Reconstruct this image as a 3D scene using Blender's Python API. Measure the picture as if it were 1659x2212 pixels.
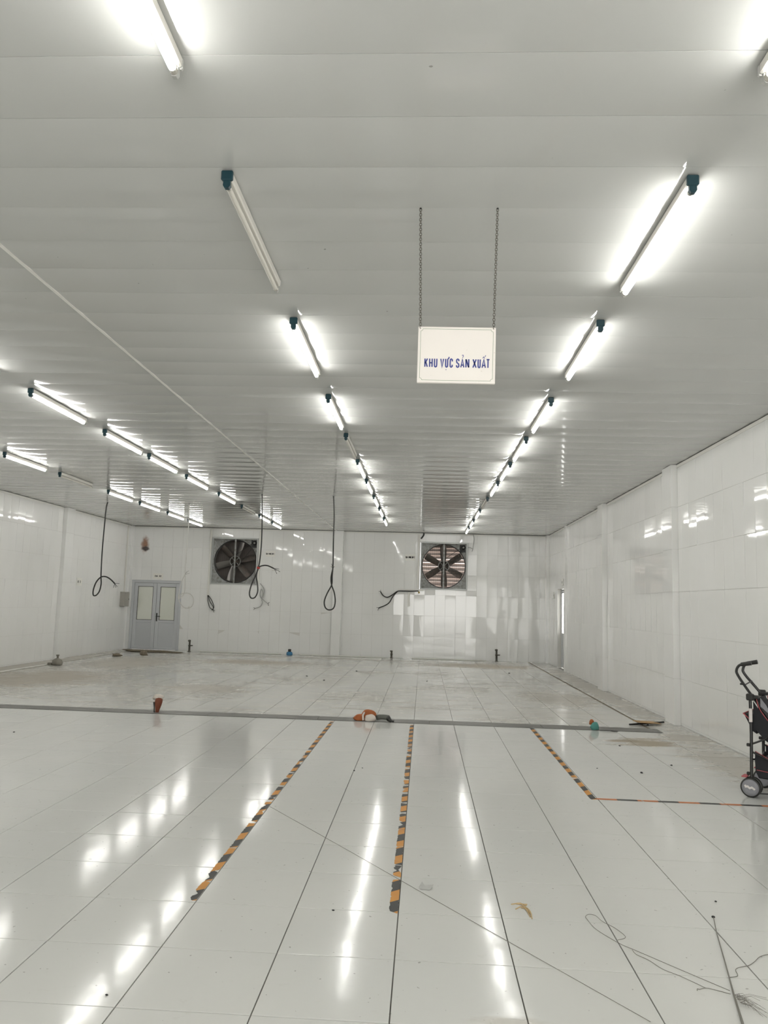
import bpy, bmesh, math, random
from mathutils import Vector, Matrix
random.seed(7)
sc = bpy.context.scene
col = sc.collection
for o in list(bpy.data.objects): bpy.data.objects.remove(o)

# ------------------------------------------------------------------ camera
F_PX, PITCH, YAW, ROLL, CAM_H = 1665.727, 0.1182, -0.0545, 0.0295, 1.4868
fw = Vector((math.sin(YAW)*math.cos(PITCH), math.cos(YAW)*math.cos(PITCH), math.sin(PITCH)))
r0 = Vector((math.cos(YAW), -math.sin(YAW), 0)); u0 = r0.cross(fw)
rt = r0*math.cos(ROLL)+u0*math.sin(ROLL); up = -r0*math.sin(ROLL)+u0*math.cos(ROLL)
cam = bpy.data.cameras.new('camera'); cob = bpy.data.objects.new('camera', cam); col.objects.link(cob)
cam.sensor_fit = 'HORIZONTAL'; cam.sensor_width = 36; cam.lens = 36*F_PX/1659
cam.clip_start = .05; cam.clip_end = 200
M = Matrix((rt, up, -fw)).transposed().to_4x4(); M.translation = (0, 0, CAM_H); cob.matrix_world = M
sc.camera = cob

# ------------------------------------------------------------------ world, light, exposure
LAMP = 46.0
w = bpy.data.worlds.new('sky'); sc.world = w; w.use_nodes = True
bg = w.node_tree.nodes['Background']; bg.inputs[0].default_value = (1.0, .985, .95, 1); bg.inputs[1].default_value = 7.0
sc.view_settings.view_transform = 'Standard'; sc.view_settings.look = 'None'
sc.view_settings.exposure = 0.03; sc.view_settings.gamma = 1; sc.view_settings.use_curve_mapping = False

# room (metres): x to the right, y into the room, z up
XL, XR, YF, YB, H = -8.42, 3.44, -3.05, 21.78, 3.5075
GX, GY, T = -.0884, 3.9473, .5          # floor tile grid

# ------------------------------------------------------------------ materials
def mat(name, base=(.8,.8,.8), rough=.5, metal=0, emit=None, es=0, spec=.5, build=None, alpha=None, trans=0):
    m = bpy.data.materials.new(name); m.use_nodes = True
    nt = m.node_tree; b = nt.nodes['Principled BSDF']
    b.inputs['Base Color'].default_value = (*base, 1); b.inputs['Roughness'].default_value = rough
    b.inputs['Metallic'].default_value = metal; b.inputs['Specular IOR Level'].default_value = spec
    if emit: b.inputs['Emission Color'].default_value = (*emit, 1); b.inputs['Emission Strength'].default_value = es
    if trans: b.inputs['Transmission Weight'].default_value = trans
    if build: build(nt, b)
    return m
class N:
    """little shader graph helper"""
    def __init__(s, nt): s.nt = nt
    def put(s, inp, v):
        if isinstance(v, bpy.types.NodeSocket): s.nt.links.new(v, inp)
        elif isinstance(v, tuple) and inp.type == 'RGBA' and len(v) == 3: inp.default_value = (*v, 1)
        else: inp.default_value = v
    def math(s, op, a, b=0.0, c=0.0, clamp=False):
        n = s.nt.nodes.new('ShaderNodeMath'); n.operation = op; n.use_clamp = clamp
        s.put(n.inputs[0], a); s.put(n.inputs[1], b); s.put(n.inputs[2], c); return n.outputs[0]
    def pos(s): return s.nt.nodes.new('ShaderNodeNewGeometry').outputs['Position']
    def mapping(s, v, sc=(1,1,1), loc=(0,0,0)):
        n = s.nt.nodes.new('ShaderNodeMapping'); s.put(n.inputs['Vector'], v); n.inputs['Scale'].default_value = sc; n.inputs['Location'].default_value = loc; return n.outputs[0]
    def noise(s, v, scale=5, detail=4, rough=.5):
        n = s.nt.nodes.new('ShaderNodeTexNoise'); s.put(n.inputs['Vector'], v)
        n.inputs['Scale'].default_value = scale; n.inputs['Detail'].default_value = detail; n.inputs['Roughness'].default_value = rough; return n.outputs[0]
    def ramp(s, v, lo, hi):
        n = s.nt.nodes.new('ShaderNodeMapRange'); n.interpolation_type = 'SMOOTHSTEP'; s.put(n.inputs[0], v)
        n.inputs[1].default_value = lo; n.inputs[2].default_value = hi; return n.outputs[0]
    def mix(s, f, a, b):
        n = s.nt.nodes.new('ShaderNodeMix'); n.data_type = 'RGBA'; s.put(n.inputs[0], f); s.put(n.inputs[6], a); s.put(n.inputs[7], b); return n.outputs[2]
    def dist(s, v, c, r):
        """distance from c in units of r"""
        n = s.nt.nodes.new('ShaderNodeVectorMath'); n.operation = 'SUBTRACT'; s.put(n.inputs[0], v); n.inputs[1].default_value = c
        d = s.nt.nodes.new('ShaderNodeVectorMath'); d.operation = 'DIVIDE'; s.put(d.inputs[0], n.outputs[0]); d.inputs[1].default_value = r
        l = s.nt.nodes.new('ShaderNodeVectorMath'); l.operation = 'LENGTH'; s.put(l.inputs[0], d.outputs[0]); return l.outputs['Value']
    def bump(s, h, strength=.1, dist=.01):
        n = s.nt.nodes.new('ShaderNodeBump'); n.inputs['Strength'].default_value = strength; n.inputs['Distance'].default_value = dist
        s.put(n.inputs['Height'], h); return n.outputs[0]

def floor_build(nt, b):
    g = N(nt); p = g.pos()
    n1 = g.noise(p, .55, 2, .6); streak = g.noise(g.mapping(p, (.7, 3.0, 1)), 2.2, 4, .65)
    fine = g.noise(p, 9, 3, .7)
    wob = g.math('ADD', g.math('MULTIPLY', g.math('SUBTRACT', streak, .5), 2.4), g.math('MULTIPLY', g.math('SUBTRACT', fine, .5), .9))
    tot = None
    # brown dried-mud areas (x, y, rx, ry, strength)
    for x, y, rx, ry, k in [(-3.6,12.9,1.1,.9,.55), (-1.9,14.6,.75,.9,.3), (2.3,13.3,.9,1.6,.55), (2.55,9.2,.5,.32,1.0), (-6.8,13.6,1.6,2.2,.75),
                            (3.1,8.1,.45,1.5,.5), (-4.0,18.6,1.7,1.0,.75), (1.5,19.8,1.9,1.0,.85), (-6.6,17.5,1.4,2.8,.6), (3.2,15,.35,7,.55), (3.2,9.6,.4,.8,.55),
                            (-3,20.6,6,.5,.45), (-8.2,16,.5,7,.6), (.35,3.0,.16,.1,.4), (2.0,11.3,1.1,.9,.32)]:
        d = g.math('ADD', g.dist(p, (x, y, 0), (rx, ry, 5)), wob)
        e = g.math('MULTIPLY', g.math('SUBTRACT', 1.0, g.ramp(d, .35, 1.15)), k)
        tot = e if tot is None else g.math('MAXIMUM', tot, e)
    # everything beyond the cross drain is dusty
    sep = nt.nodes.new('ShaderNodeSeparateXYZ'); nt.links.new(p, sep.inputs[0])
    far = g.math('MULTIPLY', g.ramp(sep.outputs[1], 9.9, 10.4), g.math('MULTIPLY', g.ramp(g.math('ADD', g.math('MULTIPLY', streak, .6), g.math('MULTIPLY', n1, .5)), .46, .68), .42))
    tot = g.math('MAXIMUM', tot, far)
    clean = g.mix(g.ramp(n1, .35, .7), (.68,.68,.65), (.65,.655,.63))
    clean = g.mix(g.math('MULTIPLY', g.ramp(fine, .62, .75), .12), clean, (.42,.40,.35))
    spk = g.math('MULTIPLY', g.ramp(g.noise(p, 38, 1, .5), .74, .78), .5)
    clean = g.mix(spk, clean, (.16,.15,.13))
    c = g.mix(tot, clean, (.36,.31,.235))
    nt.links.new(c, b.inputs['Base Color'])
    r = g.math('ADD', g.math('MULTIPLY', tot, .45), g.math('ADD', .075, g.math('MULTIPLY', n1, .06)))
    nt.links.new(r, b.inputs['Roughness'])
    nt.links.new(g.bump(g.noise(p, 8, 2, .5), .15, .004), b.inputs['Normal'])
def wall_build(nt, b, scorch=False):
    g = N(nt); p = g.pos()
    n1 = g.noise(p, .8, 2, .6)
    c = g.mix(g.ramp(n1, .3, .7), (.83,.83,.81), (.80,.80,.775))
    scuff = g.math('MULTIPLY', g.ramp(g.noise(g.mapping(p, (1,1,2.6)), 5, 5, .8), .66, .74), .32)
    c = g.mix(scuff, c, (.33,.31,.27))
    if scorch:
        # scorch mark above the double door
        wob = g.math('MULTIPLY', g.math('SUBTRACT', g.noise(p, 9, 4, .6), .5), .9)
        plume = g.math('SUBTRACT', 1.0, g.ramp(g.math('ADD', g.dist(p, (-8.05, YB, 2.98), (.13,.3,.27)), wob), .35, 1.1))
        c = g.mix(g.math('MULTIPLY', plume, .92), c, (.27,.11,.04))
        core = g.math('SUBTRACT', 1.0, g.ramp(g.math('ADD', g.dist(p, (-8.03, YB, 2.86), (.14,.3,.10)), wob), .4, 1.0))
        c = g.mix(core, c, (.03,.015,.01))
    nt.links.new(c, b.inputs['Base Color'])
    nt.links.new(g.math('ADD', .03, g.math('MULTIPLY', n1, .03)), b.inputs['Roughness'])
    nt.links.new(g.bump(g.noise(g.mapping(p, (1,1,.6)), 7, 1, .5), .10, .004), b.inputs['Normal'])
def ceil_build(nt, b):
    g = N(nt); p = g.pos()
    n1 = g.noise(p, .5, 3, .5)
    c = g.mix(n1, (.505,.51,.495), (.535,.54,.52))
    spk = g.math('MULTIPLY', g.ramp(g.noise(p, 22, 2, .5), .775, .80), .6)
    nt.links.new(g.mix(spk, c, (.15,.14,.12)), b.inputs['Base Color'])
    nt.links.new(g.math('ADD', .05, g.math('MULTIPLY', n1, .06)), b.inputs['Roughness'])
    nt.links.new(g.bump(g.noise(g.mapping(p, (.5, 1.4, 1)), 1.6, 1, .5), .05, .02), b.inputs['Normal'])
def galv_build(nt, b):
    g = N(nt); p = g.pos(); n = g.noise(p, 14, 5, .65)
    nt.links.new(g.mix(g.ramp(n, .35, .7), (.30,.31,.30), (.17,.165,.15)), b.inputs['Base Color'])
def rust_build(nt, b):
    g = N(nt); p = g.pos(); n = g.noise(p, 10, 5, .65)
    nt.links.new(g.mix(g.ramp(n, .4, .7), (.075,.068,.06), (.13,.10,.085)), b.inputs['Base Color'])
def drain_build(nt, b):
    g = N(nt); p = g.pos(); n = g.noise(g.mapping(p, (.6,4,1)), 5, 5, .6)
    nt.links.new(g.mix(n, (.13,.13,.12), (.23,.225,.21)), b.inputs['Base Color'])
def tape_build(nt, b):
    """diagonal amber/black stripes running with the tape, scuffed through in places"""
    g = N(nt); tc = nt.nodes.new('ShaderNodeTexCoord').outputs['Object']
    sep = nt.nodes.new('ShaderNodeSeparateXYZ'); nt.links.new(tc, sep.inputs[0])
    s = g.math('SUBTRACT', sep.outputs[1], g.math('MULTIPLY', sep.outputs[0], .9))
    f = g.math('FRACT', g.math('DIVIDE', s, .285))
    amber = g.mix(g.noise(tc, 12, 3, .5), (.50,.21,.035), (.62,.29,.05))
    nt.links.new(g.mix(g.math('LESS_THAN', f, .5), amber, (.045,.045,.042)), b.inputs['Base Color'])
def tape_thin_build(nt, b):
    g = N(nt); tc = nt.nodes.new('ShaderNodeTexCoord').outputs['Object']
    sep = nt.nodes.new('ShaderNodeSeparateXYZ'); nt.links.new(tc, sep.inputs[0])
    f = g.math('FRACT', g.math('DIVIDE', sep.outputs[1], .32))
    nt.links.new(g.mix(g.math('GREATER_THAN', f, .5), (.50,.17,.06), (.05,.05,.046)), b.inputs['Base Color'])
def sign_build(nt, b):
    g = N(nt); p = g.pos()
    sp = g.math('MULTIPLY', g.ramp(g.noise(p, 60, 4, .6), .70, .76), .5)
    nt.links.new(g.mix(sp, (.79,.75,.705), (.35,.25,.17)), b.inputs['Base Color'])

MT = dict(
    floor=mat('glazed_floor_tile', rough=.13, build=floor_build),
    grout=mat('dark_grout', (.13,.125,.11), .8),
    wall=mat('glazed_wall_tile', rough=.1, build=wall_build),
    wallback=mat('glazed_wall_tile_scorched', rough=.05, build=lambda nt, b: wall_build(nt, b, True)),
    wgrout=mat('wall_grout', (.64,.63,.59), .8),
    ceil=mat('glossy_ceiling_panel', rough=.16, build=ceil_build),
    ceilseam=mat('ceiling_seam', (.28,.28,.26), .7),
    white=mat('white_enamel', (.74,.73,.69), .35),
    plastic=mat('white_plastic', (.72,.71,.66), .3),
    lampbody=mat('lamp_body_white', (.70,.68,.63), .3),
    teal=mat('teal_plastic', (.008,.042,.056), .35),
    tube_on=mat('lit_tube', (1,1,1), .4, emit=(1.0,.99,.955), es=LAMP),
    tube_off=mat('dead_tube', (.66,.64,.58), .2),
    tube_end=mat('tube_end_metal', (.55,.53,.48), .35, .6),
    galv=mat('galvanised_steel', rough=.45, metal=.35, build=galv_build),
    galv_light=mat('galvanised_frame', (.42,.43,.42), .4, .3),
    blade=mat('fan_blade_grimy', rough=.42, metal=.35, build=rust_build),
    blade_shiny=mat('fan_blade_worn', (.22,.21,.20), .3, .7),
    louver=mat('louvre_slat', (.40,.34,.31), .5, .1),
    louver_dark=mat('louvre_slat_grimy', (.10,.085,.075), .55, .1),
    dark=mat('dark_metal', (.03,.03,.03), .5, .3),
    black=mat('black_rubber', (.018,.018,.016), .5),
    greycable=mat('grey_cable', (.40,.40,.38), .5),
    whitecable=mat('white_cable', (.62,.61,.57), .4),
    red=mat('red_tape', (.42,.03,.02), .5),
    alu=mat('door_frame_upvc', (.57,.585,.60), .3),
    alu2=mat('door_panel_upvc', (.54,.555,.57), .32),
    frost=mat('film_covered_glass', (.72,.735,.65), .12),
    boxgrey=mat('beige_grey_enamel', (.40,.385,.345), .5),
    gap=mat('dark_gap', (.05,.05,.045), .7),
    drain=mat('steel_drain_cover', rough=.42, metal=.35, build=drain_build),
    tape=mat('hazard_tape', rough=.5, build=tape_build),
    tape2=mat('hazard_tape_edge', rough=.5, build=tape_thin_build),
    sign=mat('painted_sign_board', rough=.35, build=sign_build),
    blue=mat('blue_lettering', (.035,.05,.24), .45),
    green=mat('green_border_paint', (.20,.28,.17), .5),
    ink=mat('black_lettering', (.03,.03,.028), .5),
    paper=mat('white_sign_plate', (.80,.79,.74), .4),
    chain=mat('chain_steel', (.13,.12,.10), .45, .5),
    orange=mat('orange_cloth', (.33,.095,.025), .8),
    rusty=mat('rusty_brown', (.17,.045,.02), .7),
    cloth=mat('dirty_white_cloth', (.62,.56,.50), .8),
    greyglove=mat('grey_rag', (.11,.115,.10), .8),
    tealcloth=mat('teal_rag', (.07,.24,.21), .8),
    card=mat('brown_cardboard', (.42,.27,.13), .8),
    bottle=mat('blue_plastic', (.05,.20,.36), .25),
    pipe=mat('corroded_pipe', (.075,.07,.055), .55, .4),
    stone=mat('grey_lump', (.24,.225,.19), .9),
    mud=mat('dried_mud', (.19,.16,.115), .95),
    straw=mat('straw', (.52,.38,.20), .8),
    wire=mat('thin_dark_wire', (.20,.19,.165), .5, .2),
    fabric=mat('black_stroller_fabric', (.012,.013,.016), .8),
    mesh=mat('dark_mesh_fabric', (.035,.04,.045), .8),
    frame=mat('black_tube_frame', (.014,.014,.013), .32),
    pink=mat('pink_piping', (.42,.09,.10), .6),
    wheelhub=mat('grey_wheel_hub', (.24,.24,.26), .45),
    hubmark=mat('pale_hub_print', (.66,.62,.60), .5),
)

# ------------------------------------------------------------------ mesh helpers
class MB:
    def __init__(s): s.v = []; s.f = []; s.sm = []
    def add(s, vs, fs, smooth=False):
        o = len(s.v); s.v += [tuple(v) for v in vs]
        for f in fs: s.f.append(tuple(i+o for i in f)); s.sm.append(smooth)
        return s
    def box(s, x0, x1, y0, y1, z0, z1, m=None):
        vs = [Vector((x, y, z)) for z in (z0, z1) for y in (y0, y1) for x in (x0, x1)]
        if m: vs = [m @ v for v in vs]
        return s.add(vs, [(0,2,3,1),(4,5,7,6),(0,1,5,4),(2,6,7,3),(0,4,6,2),(1,3,7,5)])
    def bbox(s, x0, x1, y0, y1, z0, z1, b=.003, m=None):
        """box with chamfered edges"""
        bm = bmesh.new()
        mt = Matrix.Translation(((x0+x1)/2, (y0+y1)/2, (z0+z1)/2)) @ Matrix.Diagonal((x1-x0, y1-y0, z1-z0, 1))
        bmesh.ops.create_cube(bm, size=1, matrix=mt)
        bmesh.ops.bevel(bm, geom=bm.edges[:], offset=b, segments=1, affect='EDGES')
        bm.verts.index_update()
        vs = [m @ v.co if m else v.co.copy() for v in bm.verts]; fs = [tuple(v.index for v in f.verts) for f in bm.faces]; bm.free()
        return s.add(vs, fs)
    def tube(s, pts, r, n=8, closed=False, caps=True):
        pts = [Vector(p) for p in pts]; k = len(pts)
        rad = r if isinstance(r, (list, tuple)) else [r]*k
        tan = []
        for i in range(k):
            a = pts[i-1] if (i > 0 or closed) else pts[i]; b = pts[(i+1) % k] if (i < k-1 or closed) else pts[i]
            t = (b-a); tan.append(t.normalized() if t.length > 1e-9 else Vector((0,0,1)))
        ref = Vector((0,0,1)) if abs(tan[0].z) < .9 else Vector((1,0,0))
        nrm = (ref - tan[0]*ref.dot(tan[0])).normalized(); vs = []
        for i in range(k):
            nrm = (nrm - tan[i]*nrm.dot(tan[i]))
            nrm = nrm.normalized() if nrm.length > 1e-6 else tan[i].orthogonal().normalized()
            bi = tan[i].cross(nrm)
            for j in range(n):
                a = 2*math.pi*j/n; vs.append(pts[i] + (nrm*math.cos(a)+bi*math.sin(a))*rad[i])
        fs = []
        for i in range(k if closed else k-1):
            for j in range(n):
                a, b2 = i*n+j, i*n+(j+1) % n; c, d = ((i+1) % k)*n+(j+1) % n, ((i+1) % k)*n+j
                fs.append((a, b2, c, d))
        s.add(vs, fs, True)
        if caps and not closed: s.add(vs[:n], [tuple(range(n))[::-1]]); s.add(vs[-n:], [tuple(range(n))])
        return s
    def lathe(s, prof, n=20, m=None, smooth=True):
        """prof: (radius, height) around +z"""
        vs = []
        for r, h in prof:
            for j in range(n):
                a = 2*math.pi*j/n; v = Vector((r*math.cos(a), r*math.sin(a), h)); vs.append(m @ v if m else v)
        fs = [(i*n+j, i*n+(j+1) % n, (i+1)*n+(j+1) % n, (i+1)*n+j) for i in range(len(prof)-1) for j in range(n)]
        s.add(vs, fs, smooth)
        if prof[0][0] > 1e-4: s.add(vs[:n], [tuple(range(n))[::-1]])
        if prof[-1][0] > 1e-4: s.add(vs[-n:], [tuple(range(n))])
        return s
    def prism(s, poly, d0, d1, m):
        """outline poly in (a,b) extruded along c, m maps (a,b,c)"""
        n = len(poly); vs = [m @ Vector((a, b, d0)) for a, b in poly]+[m @ Vector((a, b, d1)) for a, b in poly]
        return s.add(vs, [tuple(range(n))[::-1], tuple(range(n, 2*n))]+[(i, (i+1) % n, n+(i+1) % n, n+i) for i in range(n)])
    def ribbon(s, pts, t, m, closed=False, z=0.0):
        """flat stroke in (a,b), width t"""
        P = [Vector(p).to_2d() for p in pts]; k = len(P); L = []; R = []
        for i in range(k):
            a = P[i-1] if (i > 0 or closed) else None; b = P[(i+1) % k] if (i < k-1 or closed) else None
            d1 = (P[i]-a).normalized() if a is not None else None; d2 = (b-P[i]).normalized() if b is not None else None
            d1 = d1 if d1 is not None else d2; d2 = d2 if d2 is not None else d1
            n1 = Vector((-d1.y, d1.x)); n2 = Vector((-d2.y, d2.x)); mi = (n1+n2)
            mi = mi.normalized() if mi.length > 1e-6 else n1
            l = min(t/2/max(.3, mi.dot(n1)), t*1.2)
            L.append(P[i]+mi*l); R.append(P[i]-mi*l)
        vs = [m @ Vector((p.x, p.y, z)) for p in L+R]
        fs = [(i, (i+1) % k, k+(i+1) % k, k+i) for i in range(k if closed else k-1)]
        return s.add(vs, [f[::-1] for f in fs])
    def mesh(s, name):
        me = bpy.data.meshes.new(name); me.from_pydata(s.v, [], s.f); me.polygons.foreach_set('use_smooth', s.sm); me.update(); return me
    def build(s, name, material, parent=None, loc=None):
        me = s.mesh(name); me.materials.append(MT[material] if isinstance(material, str) else material)
        return link(name, me, parent, loc)
def link(name, me, parent=None, loc=None):
    o = bpy.data.objects.new(name, me); col.objects.link(o)
    if parent: o.parent = parent
    if loc: o.location = loc
    return o
def tag(o, label, cat, group=None):
    o['label'] = label; o['category'] = cat
    if group: o['group'] = group
    return o
def thing(name, label, cat, loc=(0,0,0), rz=0, group=None):
    o = bpy.data.objects.new(name, None); col.objects.link(o); o.empty_display_size = .1
    o.location = loc; o.rotation_euler = (0,0,rz); return tag(o, label, cat, group)
def struct(o, label=None):
    o['kind'] = 'structure'
    if label: o['label'] = label
    return o
def smooth_path(pts, sub=6, closed=False):
    """Catmull-Rom through pts"""
    P = [Vector(p) for p in pts]; n = len(P); out = []
    rng = range(n if closed else n-1)
    for i in rng:
        p0 = P[i-1] if (i > 0 or closed) else P[0]; p1 = P[i]; p2 = P[(i+1) % n]; p3 = P[(i+2) % n] if (i+2 < n or closed) else P[-1]
        for k in range(sub):
            t = k/sub
            out.append(.5*((2*p1)+(p2-p0)*t+(2*p0-5*p1+4*p2-p3)*t*t+(3*p1-p0-3*p2+p3)*t**3))
    if not closed: out.append(P[-1])
    return out
def cut(rects, hole):
    out = []
    hx0, hx1, hy0, hy1 = hole
    for x0, x1, y0, y1 in rects:
        if hx1 <= x0 or hx0 >= x1 or hy1 <= y0 or hy0 >= y1: out.append((x0, x1, y0, y1)); continue
        if y0 < hy0: out.append((x0, x1, y0, hy0))
        if hy1 < y1: out.append((x0, x1, hy1, y1))
        a, b = max(y0, hy0), min(y1, hy1)
        if x0 < hx0: out.append((x0, hx0, a, b))
        if hx1 < x1: out.append((hx1, x1, a, b))
    return [r for r in out if r[1]-r[0] > .012 and r[3]-r[2] > .012]
def project(p):
    d = Vector(p)-Vector((0,0,CAM_H)); z = d.dot(fw)
    if z < .2: return None
    return (829.5+F_PX*d.dot(rt)/z, 1106-F_PX*d.dot(up)/z)
def shown_area(corners):
    """how large a flat piece shows in the photograph (0 when out of the frame)"""
    q = [project(c) for c in corners]
    if any(p is None for p in q): return 0
    if max(p[0] for p in q) < 0 or min(p[0] for p in q) > 1659 or max(p[1] for p in q) < 0 or min(p[1] for p in q) > 2212: return 0
    return abs(sum(q[i][0]*q[(i+1) % 4][1]-q[(i+1) % 4][0]*q[i][1] for i in range(4)))/2
def slab_tile(w_, h_, th, bev, tilt=(0,0)):
    """tile lying in local xy, centre at origin, top at z=0, chamfered rim"""
    a, b = w_/2, h_/2; v = []
    for (x, y) in ((-a,-b),(a,-b),(a,b),(-a,b)): v.append((x, y, -th))
    for (x, y) in ((-a,-b),(a,-b),(a,b),(-a,b)): v.append((x, y, -bev))
    for (x, y) in ((-a+bev,-b+bev),(a-bev,-b+bev),(a-bev,b-bev),(-a+bev,b-bev)): v.append((x, y, 0))
    f = [(8,9,10,11)]+[(i,(i+1)%4,4+(i+1)%4,4+i) for i in range(4)]+[(4+i,4+(i+1)%4,8+(i+1)%4,8+i) for i in range(4)]
    return v, f
def lay_tiles(parent, pieces, frame, material, gap, th=.006, bev=.0008, tilt=.0012, full=None, limit=300, stuff_name='tile_field', gap2=None):
    """pieces: rects in (a,b); frame maps (a,b,c) to world with c the outward normal"""
    gap2 = gap if gap2 is None else gap2
    sized = []
    for r in pieces:
        cs = [frame @ Vector((a, b, 0)) for a, b in ((r[0],r[2]),(r[1],r[2]),(r[1],r[3]),(r[0],r[3]))]
        sized.append((shown_area(cs), r))
    sized.sort(key=lambda s: -s[0]); share = {}; rest = MB()
    rot = frame.to_3x3().to_4x4()
    for i, (ar, r) in enumerate(sized):
        w_, h_ = r[1]-r[0]-gap, r[3]-r[2]-gap2
        if w_ < .004 or h_ < .004: continue
        c = Vector(((r[0]+r[1])/2, (r[2]+r[3])/2, 0))
        tl = Matrix.Rotation(random.gauss(0, tilt), 4, 'X') @ Matrix.Rotation(random.gauss(0, tilt), 4, 'Y')
        if i < limit and ar > 0:
            key = (round(w_, 3), round(h_, 3))
            if key not in share:
                v, f = slab_tile(w_, h_, th, bev); share[key] = MB().add(v, f).mesh('tile'); share[key].materials.append(MT[material])
            o = link('tile', share[key], parent)
            o.matrix_local = frame @ Matrix.Translation(c) @ tl
        else:
            v, f = slab_tile(w_, h_, th, bev); mm = frame @ Matrix.Translation(c) @ tl
            rest.add([mm @ Vector(p) for p in v], f)
    if rest.v:
        o = rest.build(stuff_name, material, parent); o['kind'] = 'stuff'

# ------------------------------------------------------------------ floor
fl = MB(); fl.box(XL-.2, XR+.2, YF-.2, YB+.5, -.25, -.006)
floor = struct(fl.build('floor', 'grout'))
DR0, DR1 = 9.95, 10.25                       # cross drain
pieces = []
i0, i1 = math.floor((XL-GX)/T), math.ceil((XR-GX)/T); j0, j1 = math.floor((YF-GY)/T), math.ceil((YB-GY)/T)
for i in range(i0, i1):
    for j in range(j0, j1):
        x0, x1 = max(XL, GX+i*T), min(XR, GX+(i+1)*T); y0, y1 = max(YF, GY+j*T), min(YB, GY+(j+1)*T)
        if x1-x0 < .02 or y1-y0 < .02: continue
        p = cut([(x0, x1, y0, y1)], (XL-1, 3.0, DR0, DR1))
        p = [q for r in p for q in cut([r], (2.895, 2.935, DR1, YB))]
        p = [q for r in p for q in cut([r], (-7.93, -7.89, DR1, YB))]
        pieces += p
lay_tiles(floor, pieces, Matrix.Identity(4), 'floor', .005, tilt=.0011, gap2=.0042)

# ------------------------------------------------------------------ walls
TW, TH, TZ = .29, .577, .03
FANS = [(-5.42, 2.565), (.54, 2.585)]; FS = .668     # fan centres (x, z), half size
def wall_rects(u0, u1, off, holes):
    out = []; i = math.floor((u0-off)/TW)
    while off+i*TW < u1:
        a, b = max(u0, off+i*TW), min(u1, off+(i+1)*TW)
        for k in range(-1, 7):
            c, d = max(0, TZ+k*TH), min(H-.004, TZ+(k+1)*TH)
            if b-a > .015 and d-c > .015:
                rs = [(a, b, c, d)]
                for h in holes: rs = cut(rs, h)
                out += rs
        i += 1
    return out
def backing(u0, u1, z1, holes, d0, d1, m):
    mb = MB(); rs = [(u0, u1, -.2, z1)]
    for h in holes: rs = cut(rs, h)
    for r in rs: mb.box(r[0], r[1], r[2], r[3], d0, d1, m)
    return mb
# frames: (along wall, up, outward normal into the room)
FB = Matrix(((1,0,0,0),(0,0,-1,YB),(0,1,0,0),(0,0,0,1)))
FR = Matrix(((0,0,-1,XR),(1,0,0,0),(0,1,0,0),(0,0,0,1)))
FL = Matrix(((0,0,1,XL),(1,0,0,0),(0,1,0,0),(0,0,0,1)))
FFm = Matrix(((1,0,0,0),(0,0,1,YF),(0,1,0,0),(0,0,0,1)))
fan_holes = [(x-FS, x+FS, z-FS, z+FS) for x, z in FANS]
DOORB = (-8.36, -6.9, 0, 1.96)
DOORR = (19.05, 20.2, 0, 1.99)
wb = struct(backing(XL-.3, XR+.3, H+.3, fan_holes+[(DOORB[0], DOORB[1], -.2, DOORB[3])], -.2, -.006, FB).build('wall_back', 'wgrout'))
lay_tiles(wb, wall_rects(XL, XR, .02, fan_holes+[DOORB]), FB, 'wallback', .0025, tilt=.0090)
wr = struct(backing(YF-.2, YB+.2, H+.3, [(DOORR[0], DOORR[1], -.2, DOORR[3])], -.115, -.006, FR).build('wall_right', 'wgrout'))
lay_tiles(wr, wall_rects(YF, YB, .08, [DOORR]), FR, 'wall', .0025, tilt=.0050)
wl = struct(backing(YF-.2, YB+.2, H+.3, [], -.2, -.006, FL).build('wall_left', 'wgrout'))
lay_tiles(wl, wall_rects(YF, YB, .08, []), FL, 'wall', .0025, tilt=.0050)
# front wall behind the photographer, with the wide doorway that lets the daylight in
FDOOR = (-.9, 3.2, 0, 2.7)
wf = struct(backing(XL-.3, XR+.3, H+.3, [(FDOOR[0], FDOOR[1], -.2, FDOOR[3])], -.2, -.006, FFm).build('wall_front', 'wgrout'))
lay_tiles(wf, wall_rects(XL, XR, .02, [FDOOR]), FFm, 'wall', .0025, tilt=.0050)

# pillars clad in the same tile
def pillar(name, x0, x1, y0, y1):
    base = MB(); base.box(x0+.006, x1-.006, y0+.006, y1-.006, 0, H-.02)
    o = struct(base.build(name, 'wgrout'))
    zs = [0]+[TZ+k*TH for k in range(1, 7)]; zs = [z for z in zs if z < H-.02]+[H-.006]
    for fr, a0, a1 in ((Matrix(((1,0,0,0),(0,0,-1,y0),(0,1,0,0),(0,0,0,1))), x0, x1), (Matrix(((0,0,-1,x0),(1,0,0,0),(0,1,0,0),(0,0,0,1))), y0, y1),
                       (Matrix(((0,0,1,x1),(1,0,0,0),(0,1,0,0),(0,0,0,1))), y0, y1)):
        rs = [(a0, a1, zs[i], zs[i+1]) for i in range(len(zs)-1)]
        lay_tiles(o, rs, fr, 'wall', .002, th=.005, tilt=.001)
    return o
pillar('trim_1', 3.355, XR, 10.66, 11.06); pillar('trim_2', 3.345, XR, 14.75, 15.15); pillar('trim_3', 3.392, XR, 18.86, 19.03)
pillar('trim_4', -2.565, -2.31, YB-.11, YB); pillar('trim_5', XL, -8.33, 17.45, 17.85); pillar('trim_6', 3.36, XR, 21.5, YB)
pillar('trim_7', 3.375, XR, 6.5, 6.9); pillar('trim_8', XL, -8.345, 13.3, 13.7); pillar('trim_9', XL, -8.37, 21.6, YB)

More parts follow.
